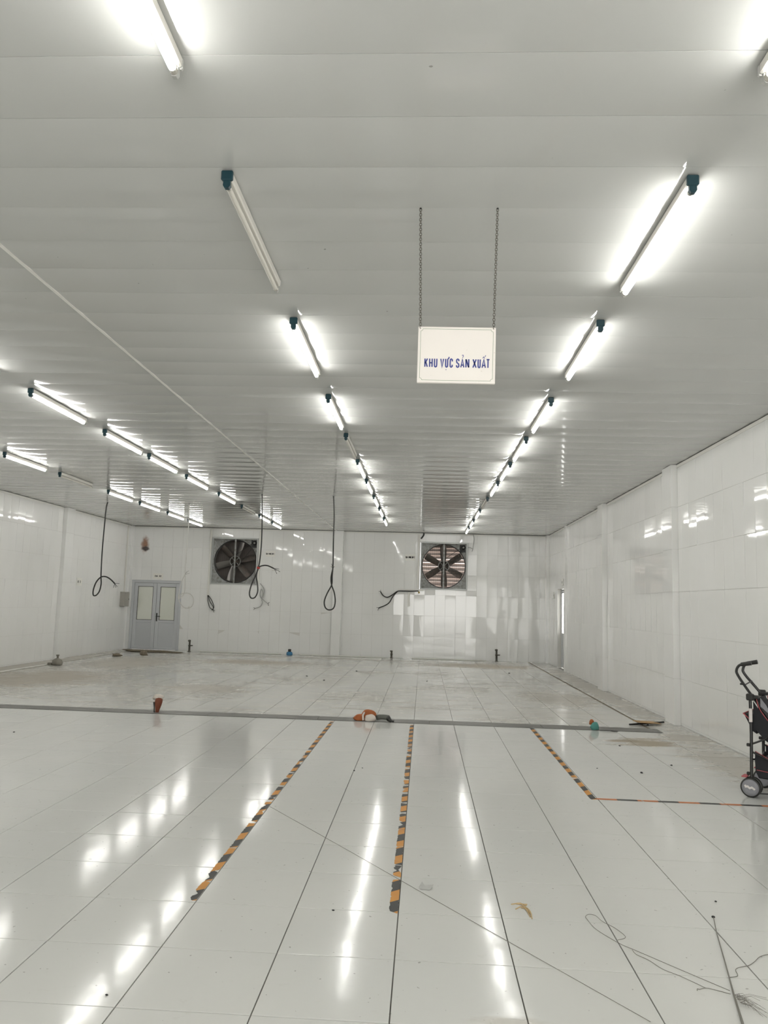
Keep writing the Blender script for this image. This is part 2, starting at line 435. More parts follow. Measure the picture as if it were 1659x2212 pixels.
# ------------------------------------------------------------------ ceiling
cb = MB(); cb.box(XL-.3, XR+.3, YF-.3, YB+.3, H+.006, H+.2)
ceiling = struct(cb.build('ceiling', 'ceilseam'))
PW, PY0, SEAM = .3735, 3.748, -2.52
def panel_mesh(w_, l_, sag, skew):
    """ceiling plank: w_ across (y), l_ along (x), face bowed downwards, rim turned up"""
    n = 10; a = w_/2-.0012; mb = MB(); rows = []
    for k in range(n+1):
        t = 2*k/n-1; z = -sag*(1-t*t)+skew*t+.00003*math.sin(6*t+sag*9000); rows += [(-l_/2, a*t, z), (l_/2, a*t, z)]
    mb.add(rows, [(2*k, 2*k+2, 2*k+3, 2*k+1) for k in range(n)], True)
    for t, q in ((-1, rows[0][2]), (1, rows[-1][2])):
        e = [(-l_/2, a*t, q), (l_/2, a*t, q), (l_/2, a*t, .006), (-l_/2, a*t, .006)]
        mb.add(e, [(0,1,2,3) if t < 0 else (3,2,1,0)])
    me = mb.mesh('panel'); me.materials.append(MT['ceil']); return me
for (xa, xb) in ((XL, SEAM-.012), (SEAM+.012, XR)):
    var = [panel_mesh(PW, xb-xa, random.uniform(.0035, .0058), random.gauss(0, .0006)) for _ in range(6)]
    k = math.floor((YF-PY0)/PW)
    while PY0+k*PW < YB:
        a, b = PY0+k*PW, PY0+(k+1)*PW; k += 1
        if a < YF or b > YB:
            a, b = max(a, YF), min(b, YB)
            if b-a < .02: continue
            me = panel_mesh(b-a, xb-xa, .0004, 0)
        else: me = random.choice(var)
        o = link('panel', me, ceiling, ((xa+xb)/2, (a+b)/2, H)); o.rotation_euler = (random.gauss(0, .0012), random.gauss(0, .00006), 0)
# joint strip and edge trims
t1 = MB(); t1.box(SEAM-.011, SEAM+.011, YF, YB, H-.008, H+.004); struct(t1.build('trim_10', 'white'))
def edge_trim(name, x0, x1, y0, y1):
    m = MB(); m.box(x0, x1, y0, y1, H-.05, H-.012); o = struct(m.build(name, 'white'))
    m = MB(); m.box(x0, x1, y0, y1, H-.012, H-.003); m.build('gap_shade_strip', 'gap', o)  # solid dark strip, painted in for the shade between trim and ceiling
edge_trim('trim_11', XR-.012, XR, YF, YB); edge_trim('trim_12', XL, XL+.012, YF, YB); edge_trim('trim_13', XL, XR, YB-.012, YB)

# ------------------------------------------------------------------ doors
def leaf(mb_frame, mb_panel, mb_glass, mb_bead, x0, x1, z0, zt, zr, y, s=.10, dp=.05):
    mb_frame.bbox(x0, x0+s, y, y+dp, z0, zt); mb_frame.bbox(x1-s, x1, y, y+dp, z0, zt)
    mb_frame.bbox(x0+s, x1-s, y, y+dp, zt-s, zt); mb_frame.bbox(x0+s, x1-s, y, y+dp, z0, z0+.09); mb_frame.bbox(x0+s, x1-s, y, y+dp, zr-.06, zr)
    mb_panel.bbox(x0+s, x1-s, y+dp*.24, y+dp*.8, z0+.09, zr-.06)
    mb_glass.box(x0+s, x1-s, y+dp*.4, y+dp*.6, zr, zt-s)
    for a, b, c, d in ((x0+s, x0+s+.01, zr, zt-s), (x1-s-.01, x1-s, zr, zt-s), (x0+s+.01, x1-s-.01, zr, zr+.01), (x0+s+.01, x1-s-.01, zt-s-.01, zt-s)):
        mb_bead.box(a, b, y+dp*.08, y+dp*.36, c, d)
d1 = bpy.data.objects.new('door_1', None); col.objects.link(d1); d1.location = (-7.63, YB+.02, 0); struct(d1)
x0, x1, zt = -.73, .73, 1.96
fr = MB(); fr.bbox(x0, x0+.075, 0, .11, 0, zt); fr.bbox(x1-.075, x1, 0, .11, 0, zt); fr.bbox(x0+.075, x1-.075, 0, .11, zt-.075, zt); fr.build('door_frame', 'alu', d1)
gp = MB(); gp.box(x0+.075, x1-.075, .075, .1, 0, zt-.075); gp.build('door_backing', 'gap', d1)
for a, b in ((x0+.08, -.004), (.004, x1-.08)):
    f1, p1, g1, b1 = MB(), MB(), MB(), MB(); leaf(f1, p1, g1, b1, a, b, .012, zt-.08, .83, .02)
    lf = f1.build('door_leaf', 'alu', d1); p1.build('panel', 'alu2', lf); g1.build('pane', 'frost', lf); b1.build('glazing_bead', 'gap', lf)
hd = MB(); hd.bbox(.028, .06, .004, .02, .80, 1.03); hd.tube([(.044,.004,.94),(.044,-.045,.94),(.05,-.05,.94),(.16,-.05,.94)], .011, 8); hd.build('door_handle', 'black', d1)
# side door in the right wall, glazed, daylight outside
d2 = bpy.data.objects.new('door_2', None); col.objects.link(d2); d2.location = (XR+.094, 19.625, 0); d2.rotation_euler = (0,0,math.radians(-90)); struct(d2)
x0, x1, zt = -.574, .574, 1.985
fr = MB(); fr.bbox(x0, x0+.02, 0, .02, 0, zt); fr.bbox(x1-.02, x1, 0, .02, 0, zt); fr.bbox(x0+.02, x1-.02, 0, .02, zt-.06, zt); fr.build('door_frame', 'alu', d2)
glass = mat('clear_glass', (1,1,1), .02, trans=1); MT['glass'] = glass
f1, p1, g1, b1 = MB(), MB(), MB(), MB(); leaf(f1, p1, g1, b1, x0+.022, x1-.022, .012, zt-.062, .86, .0, .03, .02)
lf = f1.build('door_leaf', 'alu', d2); p1.build('panel', 'alu2', lf); g1.build('pane', 'glass', lf); b1.build('glazing_bead', 'gap', lf)

# ------------------------------------------------------------------ tube lamps
def lamp_parts():
    """one batten 1.25 m long along +y, ceiling face at z=0"""
    L = 1.25; out = {}
    b = MB(); b.bbox(-.025, .025, .012, L-.012, -.046, -.002, .006); out['batten'] = b.mesh('batten')
    t = MB(); t.lathe([(.0145, .045), (.0145, L-.045)], 9, Matrix(((1,0,0,0),(0,0,1,0),(0,1,0,-.066),(0,0,0,1)))); out['tube'] = t.mesh('tube')
    for nm, y in (('tube_cap', .022), ('tube_cap_far', L-.046)):
        e = MB(); e.lathe([(.0137, y), (.0150, y+.002), (.0150, y+.022), (.0137, y+.024)], 14, Matrix(((1,0,0,0),(0,0,1,0),(0,1,0,-.066),(0,0,0,1))))
        out[nm] = e.mesh('tube_cap')
    c = MB(); c.bbox(-.028, .028, -.008, .014, -.050, -.001, .005); c.prism([(-.016,-.048),(.016,-.048),(.018,-.074),(.010,-.087),(-.010,-.087),(-.018,-.074)], -.002, .020, Matrix(((1,0,0,0),(0,0,1,0),(0,1,0,0),(0,0,0,1)))); out['end_cap'] = c.mesh('end_cap')
    d = MB(); d.bbox(-.026, .026, L-.014, L+.006, -.048, -.001, .005); d.prism([(-.014,-.046),(.014,-.046),(.015,-.072),(.008,-.084),(-.008,-.084),(-.015,-.072)], L-.022, L-.002, Matrix(((1,0,0,0),(0,0,1,0),(0,1,0,0),(0,0,0,1)))); out['end_cap_far'] = d.mesh('end_cap')
    out['batten'].materials.append(MT['lampbody']); out['tube_cap'].materials.append(MT['tube_end']); out['tube_cap_far'].materials.append(MT['tube_end']); out['end_cap'].materials.append(MT['teal']); out['end_cap_far'].materials.append(MT['greycable'])
    on = out['tube'].copy(); on.materials.append(MT['tube_on']); out['tube'].materials.append(MT['tube_off']); out['tube_on'] = on
    return out
LP = lamp_parts()
def lamp(x, y, on, label, group=None):
    r = thing('tube_lamp', label, 'lamp', (x, y, H-.0065), 0, group)
    link('batten', LP['batten'], r); link('tube', LP['tube_on' if on else 'tube'], r); link('tube_cap', LP['tube_cap'], r); link('tube_cap', LP['tube_cap_far'], r)
    link('end_cap', LP['end_cap'], r); link('end_cap', LP['end_cap_far'], r)
ORD = ['', 'second ', 'third ', 'fourth ', 'fifth ', 'sixth ', 'seventh ', 'eighth ', 'ninth ', 'tenth ', 'eleventh ', 'twelfth ']
ROWS = [
 ('row between sign and right wall', [(1.20-.006*(y-3.4), y) for y in (-.5, 1.45, 3.43, 5.26, 7.3, 9.04, 10.66, 12.35, 14.2, 16.01, 17.9, 19.6)],
  {14.2: 'the only unlit tube lamp in the row between hanging sign and right wall'}),
 ('row between sign and joint strip', [(-.975, y) for y in (-.5, 1.39, 3.39, 5.27, 7.3, 9.02, 10.68, 12.39, 14.25, 16.06, 18.0)],
  {3.39: 'unlit tube lamp with stained tube and teal end cap beside the hanging sign', 9.02: 'unlit tube lamp between two lit ones in the row left of the hanging sign'}),
 ('row leading to the dark fan', [(-3.93, y) for y in (-.5, 1.6, 3.5, 5.4, 7.24, 9.03, 10.56, 12.3, 14.32, 16.17, 17.95, 19.5)],
  {16.17: 'the only unlit tube lamp in the row leading to the dark fan'}),
 ('row nearest the left wall', [(-6.08, y) for y in (-.5, 1.6, 3.5, 5.4, 7.2, 9.0, 10.64, 12.34, 14.33, 15.99, 17.78, 19.4)],
  {12.34: 'the only unlit tube lamp in the row nearest the left wall'}),
]
for row, spots, dead in ROWS:
    for k, (x, y) in enumerate(sorted(spots, key=lambda q: -q[1])):
        if y in dead: lamp(x, y, False, dead[y], 'tube lamps in the '+row)
        else: lamp(x, y, True, ('lit tube lamp nearest the back wall' if k == 0 else ORD[k]+'tube lamp from the back wall')+', '+row, 'tube lamps in the '+row)

# ------------------------------------------------------------------ lettering
GL = {
 'K': [[(0,0),(0,1)], [(1,1),(.05,.42)], [(.33,.58),(1,0)]], 'H': [[(0,0),(0,1)], [(1,0),(1,1)], [(0,.5),(1,.5)]],
 'U': [[(0,1),(0,.25),(.12,.06),(.5,0),(.88,.06),(1,.25),(1,1)]], 'V': [[(0,1),(.5,0),(1,1)]],
 'C': [[(1,.70),(.93,.92),(.5,1),(.08,.92),(0,.7),(0,.3),(.08,.08),(.5,0),(.93,.08),(1,.30)]],
 'S': [[(1,.74),(.92,.93),(.5,1),(.08,.92),(0,.75),(.12,.58),(.5,.5),(.88,.41),(1,.25),(.92,.07),(.5,0),(.08,.07),(0,.26)]],
 'A': [[(0,0),(.5,1),(1,0)], [(.2,.28),(.8,.28)]], 'N': [[(0,0),(0,1)], [(0,1),(1,0)], [(1,0),(1,1)]], 'X': [[(0,0),(1,1)], [(0,1),(1,0)]],
 'T': [[(0,1),(1,1)], [(.5,0),(.5,1)]], 'O': [[(.5,0),(.08,.08),(0,.3),(0,.7),(.08,.92),(.5,1),(.92,.92),(1,.7),(1,.3),(.92,.08),(.5,0)]],
 'G': [[(1,.72),(.92,.93),(.5,1),(.08,.92),(0,.7),(0,.3),(.08,.08),(.5,0),(.95,.08),(1,.3),(1,.48),(.55,.48)]], 'I': [[(.5,0),(.5,1)]],
 'E': [[(1,1),(0,1),(0,0),(1,0)], [(0,.5),(.8,.5)]], 'D': [[(0,0),(0,1),(.6,1),(1,.75),(1,.25),(.6,0),(0,0)], [(-.2,.5),(.3,.5)]],
 '1': [[(.2,.8),(.6,1),(.6,0)]], '2': [[(0,.75),(.1,.93),(.5,1),(.9,.92),(1,.72),(.85,.5),(0,0),(1,0)]], '0': [[(.5,0),(.08,.08),(0,.3),(0,.7),(.08,.92),(.5,1),(.92,.92),(1,.7),(1,.3),(.92,.08),(.5,0)]],
}
GL['Q'] = GL['O']+[[(.6,.25),(1.05,-.08)]]
def glyph(mb, ch, x0, x1, y0, y1, t, m):
    for st in GL[ch]:
        mb.ribbon([(x0+t/2+(x1-x0-t)*a, y0+t/2+(y1-y0-t)*b) for a, b in st], t, m)
def word(mb, s, x0, x1, y0, y1, m, tf=.2):
    n = len(s); cw = (x1-x0)/n
    for i, ch in enumerate(s):
        if ch in GL: glyph(mb, ch, x0+i*cw+cw*.1, x0+(i+1)*cw-cw*.1, y0, y1, (y1-y0)*tf, m)

# ------------------------------------------------------------------ hanging sign
SGY = 3.745
sg = thing('hanging_sign', 'white board lettered KHU VỰC SẢN XUẤT, hung from the ceiling on chains', 'sign', (.134, SGY, 2.586))
tilt = Matrix.Rotation(math.radians(.3), 4, 'Y')
FS_ = tilt @ Matrix(((1,0,0,0),(0,0,-1,0),(0,1,0,0),(0,0,0,1)))    # (a,b,c): c towards the camera
bw, bh = .388, .290
b = MB(); b.bbox(-bw/2, bw/2, 0, .018, 0, bh, .003, tilt); b.build('board', 'sign', sg)
bd = MB(); i_, n_ = .013, .011
x0, x1, y0, y1 = -bw/2+i_, bw/2-i_, i_, bh-i_
pts = []
for cx, cy, a0 in ((x0, y0, 90), (x1, y0, 180), (x1, y1, 270), (x0, y1, 0)):
    for k in range(5):
        a = math.radians(a0-90*k/4)
        pts.append((cx+n_*math.cos(a), cy+n_*math.sin(a)))
bd.ribbon(pts, .0018, FS_, True, .0006); bd.build('border_line', 'green', sg)
lt = MB(); m_ = FS_ @ Matrix.Translation((0, 0, .0008))
sx = lambda px: -bw/2+(px-165)/1342*bw                     # letter positions measured along the board
yb0, yb1 = .0775, .1265
dy = lambda px: -.0015*(px-850)/560*0
for ch, a, c in (('K',285,350),('H',366,432),('U',450,512),('V',558,628),('U',642,700),('C',720,780),('S',830,893),('A',905,978),('N',992,1062),('X',1113,1188),('U',1200,1258),('A',1270,1348),('T',1344,1418)):
    glyph(lt, ch, sx(a), sx(c), yb0, yb1, .0066, m_)
lt.ribbon([(sx(690), yb1-.004), (sx(706), yb1-.001), (sx(712), yb1+.007)], .006, m_)          # horn
lt.ribbon([(sx(656), yb0-.0095), (sx(670), yb0-.0095)], .004, m_)                             # dot below
lt.ribbon([(sx(935), yb1+.014), (sx(940), yb1+.0175), (sx(952), yb1+.0175), (sx(957), yb1+.013), (sx(950), yb1+.008), (sx(944), yb1+.004)], .003, m_)   # hook
lt.ribbon([(sx(1288), yb1+.003), (sx(1305), yb1+.010), (sx(1322), yb1+.003)], .0032, m_)       # circumflex
lt.ribbon([(sx(1325), yb1+.010), (sx(1340), yb1+.018)], .0032, m_)                             # acute
lt.build('lettering', 'blue', sg)
for x, xt in ((-.182, -.196), (.184, .196)):
    ch = MB(); z0, z1 = bh-.008, H-2.586-.006; n = 48
    for k in range(n):
        z = z0+(z1-z0)*(k+.5)/n; xx = x+(xt-x)*(k+.5)/n; h = (z1-z0)/n*.72; pth = []
        for j in range(10):
            a = 2*math.pi*j/10; u_, v_ = .0058*math.cos(a), h*math.sin(a)
            pth.append((xx+u_, -.002, z+v_) if k % 2 else (xx+u_*.5, -.002+u_*.87, z+v_))
        ch.tube(pth, .0016, 5, True)
    ch.build('chain', 'chain', sg)
    hk = MB(); hk.lathe([(.006, 0), (.006, .004), (.002, .005)], 8, Matrix.Translation((xt, -.002, z1-.001))); hk.build('ceiling_hook', 'dark', sg)

# ------------------------------------------------------------------ exhaust fans
def fan(cx, cz, label, rot, louv_open, shiny, blade_mat, louv_mat):
    r = thing('exhaust_fan', label, 'exhaust fan', (cx, YB, cz))
    S = FS-.004
    fr = MB(); D = .40
    for a in ((-S, -S+.035, -S, S), (S-.035, S, -S, S), (-S+.035, S-.035, S-.035, S), (-S+.035, S-.035, -S, -S+.035)):
        fr.bbox(a[0], a[1], -.03, 0.0, a[2], a[3], .003)
    for a in ((-S, -S+.012, -S, S), (S-.012, S, -S, S), (-S+.012, S-.012, S-.012, S), (-S+.012, S-.012, -S, -S+.012)):
        fr.box(a[0], a[1], 0.0, D, a[2], a[3])
    fr.build('housing', 'galv_light', r)
    # plate with the round opening
    R = .61; n = 64; q = S-.014; pv = []; inner = []; outer = []
    for k in range(n):
        a = 2*math.pi*k/n; c, s = math.cos(a), math.sin(a); m = q/max(abs(c), abs(s))
        inner.append((R*c, .10, R*s)); outer.append((m*c, .06, m*s)); pv.append((R*.985*c, .20, R*.985*s))
    mb = MB(); mb.add(outer+inner+pv, [(k, (k+1) % n, n+(k+1) % n, n+k) for k in range(n)]); mb.add(inner+pv, [(k, (k+1) % n, n+(k+1) % n, n+k) for k in range(n)], True)
    mb.build('venturi_plate', 'galv', r)
    rim = MB(); rim.tube([(R*math.cos(2*math.pi*k/n), .097, R*math.sin(2*math.pi*k/n)) for k in range(n)], .010, 6, True); rim.build('rim', 'dark', r)
    for k in range(6):
        a = math.radians(rot+60*k); m = Matrix.Rotation(-a, 4, 'Y'); g = []
        for i in range(6):
            t = i/5; rr = .14+.44*t; w_ = .072+.03*math.sin(t*2.2+.3); tw = math.radians(38-16*t)
            for e in (-1, -.4, .4, 1):
                cam_ = .02*(1-e*e)
                g.append((rr, .17+e*w_*math.sin(tw)-cam_, e*w_*math.cos(tw)))
        fc = [(i*4+j, i*4+j+1, (i+1)*4+j+1, (i+1)*4+j) for i in range(5) for j in range(3)]
        g2 = [(x, y+.004, z) for x, y, z in g]; o_ = len(g)
        mb = MB(); mb.add([m @ Vector(v) for v in g+g2], fc+[tuple(o_+i for i in f_[::-1]) for f_ in fc], True)
        mb.build('blade', 'blade_shiny' if k in shiny else blade_mat, r)
    hb = MB(); toY = Matrix(((1,0,0,0),(0,0,1,0),(0,1,0,0),(0,0,0,1)))
    hb.lathe([(.05, .06), (.055, .07), (.055, .13), (.14, .15), (.14, .19), (.03, .20)], 24, toY); hb.build('hub', blade_mat, r)
    pu = MB(); pu.tube([(.15*math.cos(2*math.pi*k/32), .085, .15*math.sin(2*math.pi*k/32)) for k in range(32)], .011, 6, True)
    for k in range(4):
        a = math.pi/4+k*math.pi/2; pu.tube([(.05*math.cos(a), .085, .05*math.sin(a)), (.142*math.cos(a), .085, .142*math.sin(a))], .012, 6)
    pu.build('belt_pulley', 'galv', r)
    st = MB(); st.bbox(-.024, .024, .02, .05, -S+.04, S-.04, .004)
    st.build('support_bar', 'galv', r)
    mo = MB(); mx, mz = S-.10, S-.13
    mo.lathe([(.03, .0), (.062, .012), (.066, .03), (.066, .16), (.05, .175)], 18, Matrix.Translation((mx-.02, .02, mz)) @ toY); mo.bbox(mx-.12, S-.02, .07, .09, mz-.13, S-.025, .004); mo.build('motor', 'dark', r)
    mp = MB(); mp.lathe([(.02, -.012), (.028, -.008), (.022, 0), (.022, .012)], 14, Matrix.Translation((mx-.02, .014, mz)) @ toY); mp.build('motor_pulley', 'galv', r)
    bl = MB(); d = Vector((mx-.02, mz)).normalized(); nrm = Vector((-d.y, d.x))
    for sgn in (1, -1):
        p0 = nrm*.150*sgn; p1 = Vector((mx-.02, mz))+nrm*.03*sgn
        bl.tube([(p0.x, .083, p0.y), (p1.x, .062, p1.y)], .006, 6)
    bl.build('drive_belt', 'black', r)
    # louvre slats at the back
    nl = 12; pitch = 2*(S-.02)/nl
    sl = MB(); ang = math.radians(louv_open); hw = pitch*.54
    sl.box(-S+.015, S-.015, -.0015, .0015, -hw, hw, Matrix.Rotation(-ang, 4, 'X')); me = sl.mesh('louvre_slat'); me.materials.append(MT[louv_mat])
    for k in range(nl):
        o = link('louvre_slat', me, r, (0, .36, -S+.02+pitch*(k+.5))); o.rotation_euler = (random.gauss(0, 0.09 if louv_open > 10 else .03), 0, 0)
    ms = MB()
    for k in range(1, 24):
        x = -S+.02+2*(S-.02)*k/24; ms.box(x-.0015, x+.0015, .295, .298, -S+.014, S-.014)
    ms.build('wire_guard', 'dark', r)
    return r
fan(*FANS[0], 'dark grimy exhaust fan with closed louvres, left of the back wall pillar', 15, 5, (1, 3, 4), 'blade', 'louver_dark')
fan(*FANS[1], 'exhaust fan with daylight showing through its louvres, right of the back wall pillar', 32, 22, (), 'blade', 'louver')

# ------------------------------------------------------------------ small wall plates
def plate(label, m, wd, ht, text, cat='sign'):
    """m maps (a,b,c) to world, origin at plate centre on the wall face"""
    o = thing('wall_sign', label, cat, tuple(m.translation)); mm = m.copy(); mm.translation = (0,0,0)
    b = MB(); b.bbox(-wd/2, wd/2, -ht/2, ht/2, .001, .006, .001, mm); b.build('plate', 'paper', o)
    e = MB(); word(e, text, -wd*.44, wd*.44, -ht*.16, ht*.16, mm @ Matrix.Translation((0,0,.0068)), .24); e.build('lettering', 'ink', o)
    return o
T_ = lambda F, a, b: F @ Matrix.Translation((a, b, .001))
plate('small white plate beside the dark fan, reading QUAT THONG GIO 1', T_(FB, -4.395, 2.80), .28, .165, 'QUAT THONG GIO 1')
plate('small white plate beside the daylit fan, reading QUAT THONG GIO 2', T_(FB, -.41, 2.805), .29, .185, 'QUAT THONG GIO 2')
plate('small white plate right above the double door', T_(FB, -7.605, 2.08), .29, .16, ' CUA 02 ')
ML = Matrix(((0,0,1,XL),(1,0,0,0),(0,1,0,0),(0,0,0,1)))
plate('small white plate on the left wall beside the pillar', T_(ML, 18.505, 1.80), .29, .185, ' 02 12 ')
def side_plate(label, y, z):
    o = thing('wall_sign', label, 'sign', (XR, y, z)); b = MB(); b.bbox(-.012, -.004, -.11, .11, -.085, .085, .001); b.build('plate', 'paper', o)
    e = MB(); word(e, 'CUA 1', -.09, .09, -.03, .03, Matrix(((0,0,-1,-.0125),(-1,0,0,0),(0,1,0,0),(0,0,0,1))), .24); e.build('lettering', 'ink', o)
side_plate('small white plate above the glazed side door', 19.45, 2.145); side_plate('small white plate between the side door and the back corner', 20.68, 1.835)
sw = MB(); sw.bbox(XL+.001, XL+.018, 17.93, 18.0, 1.70, 1.80, .003); tag(sw.build('light_switch', 'greycable'), 'small grey switch on the left wall next to the pillar', 'switch')
bx = thing('electrical_box', 'grey metal electrical box on the left wall near the back corner', 'electrical box', (XL, 21.3, 1.4))
m = MB(); m.bbox(.001, .13, -.17, .17, -.20, .20, .006); m.build('body', 'boxgrey', bx)
m = MB(); m.bbox(.131, .138, -.16, .16, -.19, .19, .003); dd = m.build('cover', 'boxgrey', bx); m = MB(); m.bbox(.1385, .146, .11, .13, -.02, .02, .002); m.build('latch', 'dark', dd)
m = MB(); m.bbox(XL+.002, XL+.036, 21.34, 21.38, 1.61, H-.01, .003); tag(m.build('cable_trunking', 'plastic'), 'white cable trunking rising from the grey electrical box to the ceiling', 'trunking')

# conduits and loose cables on the back wall
def conduit(label, x, z0, z1, w_=.05, mat_='plastic', y=YB):
    m = MB(); m.bbox(x-w_/2, x+w_/2, y-.034, y-.002, z0, z1, .003); return tag(m.build('cable_trunking', mat_), label, 'trunking')
conduit('white trunking on the left edge of the dark fan', -6.125, 1.57, H-.06)
conduit('white trunking on the right edge of the dark fan', -4.70, 1.95, H-.06)
conduit('white trunking on the left edge of the daylit fan', -.17, 1.93, H-.06)
m = MB(); m.bbox(-.74, .0, YB-.03, YB-.002, 1.875, 1.905, .003); m.bbox(-.45, -.39, YB-.026, YB-.002, 1.43, 1.873, .003)
tag(m.build('cable_trunking', 'plastic'), 'L shaped white trunking below the daylit fan', 'trunking')
def strands(r, end, dirs, rad=.006, mats='black'):
    m = MB()
    for dx, dy_, dz in dirs:
        e = Vector(end); m.tube([e, e+Vector((dx, dy_, dz))*.55, e+Vector((dx, dy_, dz))+Vector((0,0,-.01))], rad, 5)
    m.build('bare_ends', mats, r)
def cable(name, label, paths, rad, material, ends=(), group=None, y=YB-.045, cat='cable', base=None):
    r = thing(name, label, cat, base or (paths[0][0][0], y, paths[0][0][-1]), 0, group); o = Vector(r.location)
    for i, p in enumerate(paths):
        q = smooth_path([Vector((v[0], y if len(v) == 2 else v[1], v[-1]))-o for v in p], 5)
        m = MB(); m.tube(q, rad, 7); m.build('cable_run' if i == 0 else 'cable_branch', material, r)
    for e, dirs in ends: strands(r, Vector((e[0], y if len(e) == 2 else e[1], e[-1]))-o, dirs)
    return r
cable('loose_wires', 'loose black and brown wires hanging below the left trunking of the dark fan', [[(-6.125,1.58),(-6.11,1.42),(-6.05,1.24),(-5.95,1.17)], [(-6.115,1.58),(-6.0,1.43),(-5.93,1.25),(-5.99,1.16)], [(-6.12,1.58),(-6.05,1.4),(-5.95,1.25),(-5.96,1.15)]], .010, 'black', [((-5.95,1.17), [(.06,0,-.02),(.03,0,-.06)])])
cable('grey_cable_bundle', 'tangled grey cable dangling under the right trunking of the dark fan', [[(-4.64,1.95),(-4.53,1.81),(-4.52,1.67),(-4.57,1.53),(-4.63,1.63),(-4.60,1.79),(-4.55,1.68),(-4.57,1.5),(-4.55,1.42),(-4.61,1.30),(-4.75,1.245)], [(-4.57,1.52),(-4.46,1.44),(-4.39,1.39)]], .012, 'greycable', [((-4.75,1.245), [(-.05,0,.03),(-.04,0,-.03)]), ((-4.39,1.39), [(.04,0,.05),(.02,0,-.05)])])
cable('fan_cable', 'black forked cable coming out below the daylit fan', [[(-.15,1.865),(-.36,1.852),(-.57,1.85),(-.74,1.84),(-.88,1.74),(-1.02,1.665),(-1.14,1.71),(-1.217,1.816)], [(-.74,1.84),(-.86,1.70),(-.96,1.525),(-1.08,1.435),(-1.257,1.36)]], .015, 'black', [((-1.217,1.816), [(-.05,0,.02),(.0,0,.06)]), ((-1.257,1.36), [(-.06,0,.02),(-.02,0,-.06)])])
cable('fan_cable', 'short thick black cable at the ceiling above the daylit fan', [[(-.04,3.49),(-.045,3.44),(-.09,3.37),(-.12,3.34)]], .022, 'black')
cable('fan_cable', 'thin grey cable from the ceiling to the right edge of the daylit fan', [[(1.35,3.49),(1.375,3.35),(1.345,3.1),(1.318,3.01)], [(1.21,3.13),(1.27,3.12),(1.33,3.09)]], .009, 'greycable')
gl = MB(); gl.lathe([(.02,-.03),(.024,-.02),(.024,.015),(.016,.025)], 10, Matrix.Translation((-.14, YB-.06, 1.83))); tag(gl.build('cable_gland', mat('brass_yellow', (.45,.35,.12), .5)), 'small yellow cable gland at the lower left corner of the daylit fan', 'cable gland')

# ------------------------------------------------------------------ cables hanging from the ceiling
def hang(label, Y, pts, rad, material, ends, extra=None, clip=None):
    r = thing('hanging_cable', label, 'cable', (pts[0][0], Y, H-.004)); o = Vector(r.location)
    q = [Vector((x, Y+.012*math.sin(i*1.3), z))-o for i, (x, z) in enumerate(pts)]; q[0].y = 0; q[0].z = 0
    m = MB(); m.tube(smooth_path(q, 6), rad, 8); m.build('cable_run', material, r)
    if extra:
        m = MB(); m.tube(smooth_path([Vector((x, Y+.03, z))-o for x, z in extra], 6, True), rad, 8, True); m.build('coil', material, r)
    e0 = q[-1]; strands(r, e0, ends, .0045, 'black' if material == 'black' else 'greycable')
    if clip: m = MB(); m.bbox(-.026, .026, -.024, .024, -.022, .022, .006, Matrix.Translation(Vector((clip[0], Y, clip[1]))-o)); m.build('tape_wrap', 'red', r)
    hk = MB(); hk.lathe([(.016, -.012), (.018, -.004), (.018, .003)], 10); hk.build('ceiling_grommet', 'dark', r)
hang('black cable with one loop hanging from the ceiling in front of the left wall', 16.37, [(-6.943,3.5),(-6.968,3.376),(-6.979,2.963),(-6.981,2.415),(-6.969,1.927),(-6.958,1.738),(-6.988,1.575),(-7.05,1.484),(-7.105,1.485),(-7.114,1.598),(-7.071,1.761),(-6.982,1.872),(-6.872,1.889),(-6.758,1.838),(-6.654,1.746)], .0145, 'black', [(.1,0,.01),(.06,0,-.06),(-.02,0,-.08),(.03,0,-.08)])
hang('black cable tied with red tape hanging in front of the dark fan', 14.58, [(-3.16,3.5),(-3.14,3.118),(-3.126,2.634),(-3.134,2.297),(-3.16,2.093),(-3.196,1.985),(-3.282,1.768),(-3.31,1.601),(-3.27,1.519),(-3.198,1.533),(-3.155,1.641),(-3.168,1.795),(-3.194,1.937),(-3.155,2.09),(-3.083,2.136),(-2.986,2.139),(-2.863,2.089)], .0125, 'black', [(.05,0,-.03),(.12,0,-.05),(.06,0,-.09),(.1,0,.0)], clip=(-3.16, 2.093))
hang('black cable with a drop shaped loop hanging in front of the back wall pillar', 14.62, [(-1.775,3.5),(-1.754,3.155),(-1.75,2.672),(-1.738,2.217),(-1.746,1.978),(-1.752,1.812),(-1.829,1.655),(-1.879,1.5),(-1.855,1.383),(-1.782,1.338),(-1.699,1.376),(-1.673,1.506),(-1.698,1.671),(-1.752,1.812),(-1.767,1.954),(-1.739,2.121)], .0125, 'black', [(-.04,0,.05),(.03,0,.05),(-.03,0,.1)])
hang('thin white cable with a round coil hanging beside the double door', 16.29, [(-5.105,3.505),(-5.097,3.0),(-5.105,2.458),(-5.105,2.001),(-5.089,1.654),(-5.131,1.533),(-5.222,1.464),(-5.215,1.571),(-5.163,1.839),(-5.109,1.974)], .009, 'whitecable', [(.04,0,.08),(.08,0,.1),(.1,0,.04)], [(-5.222,1.464),(-5.173,1.559),(-5.066,1.588),(-4.955,1.551),(-4.895,1.447),(-4.928,1.313),(-5.034,1.27),(-5.145,1.32)])

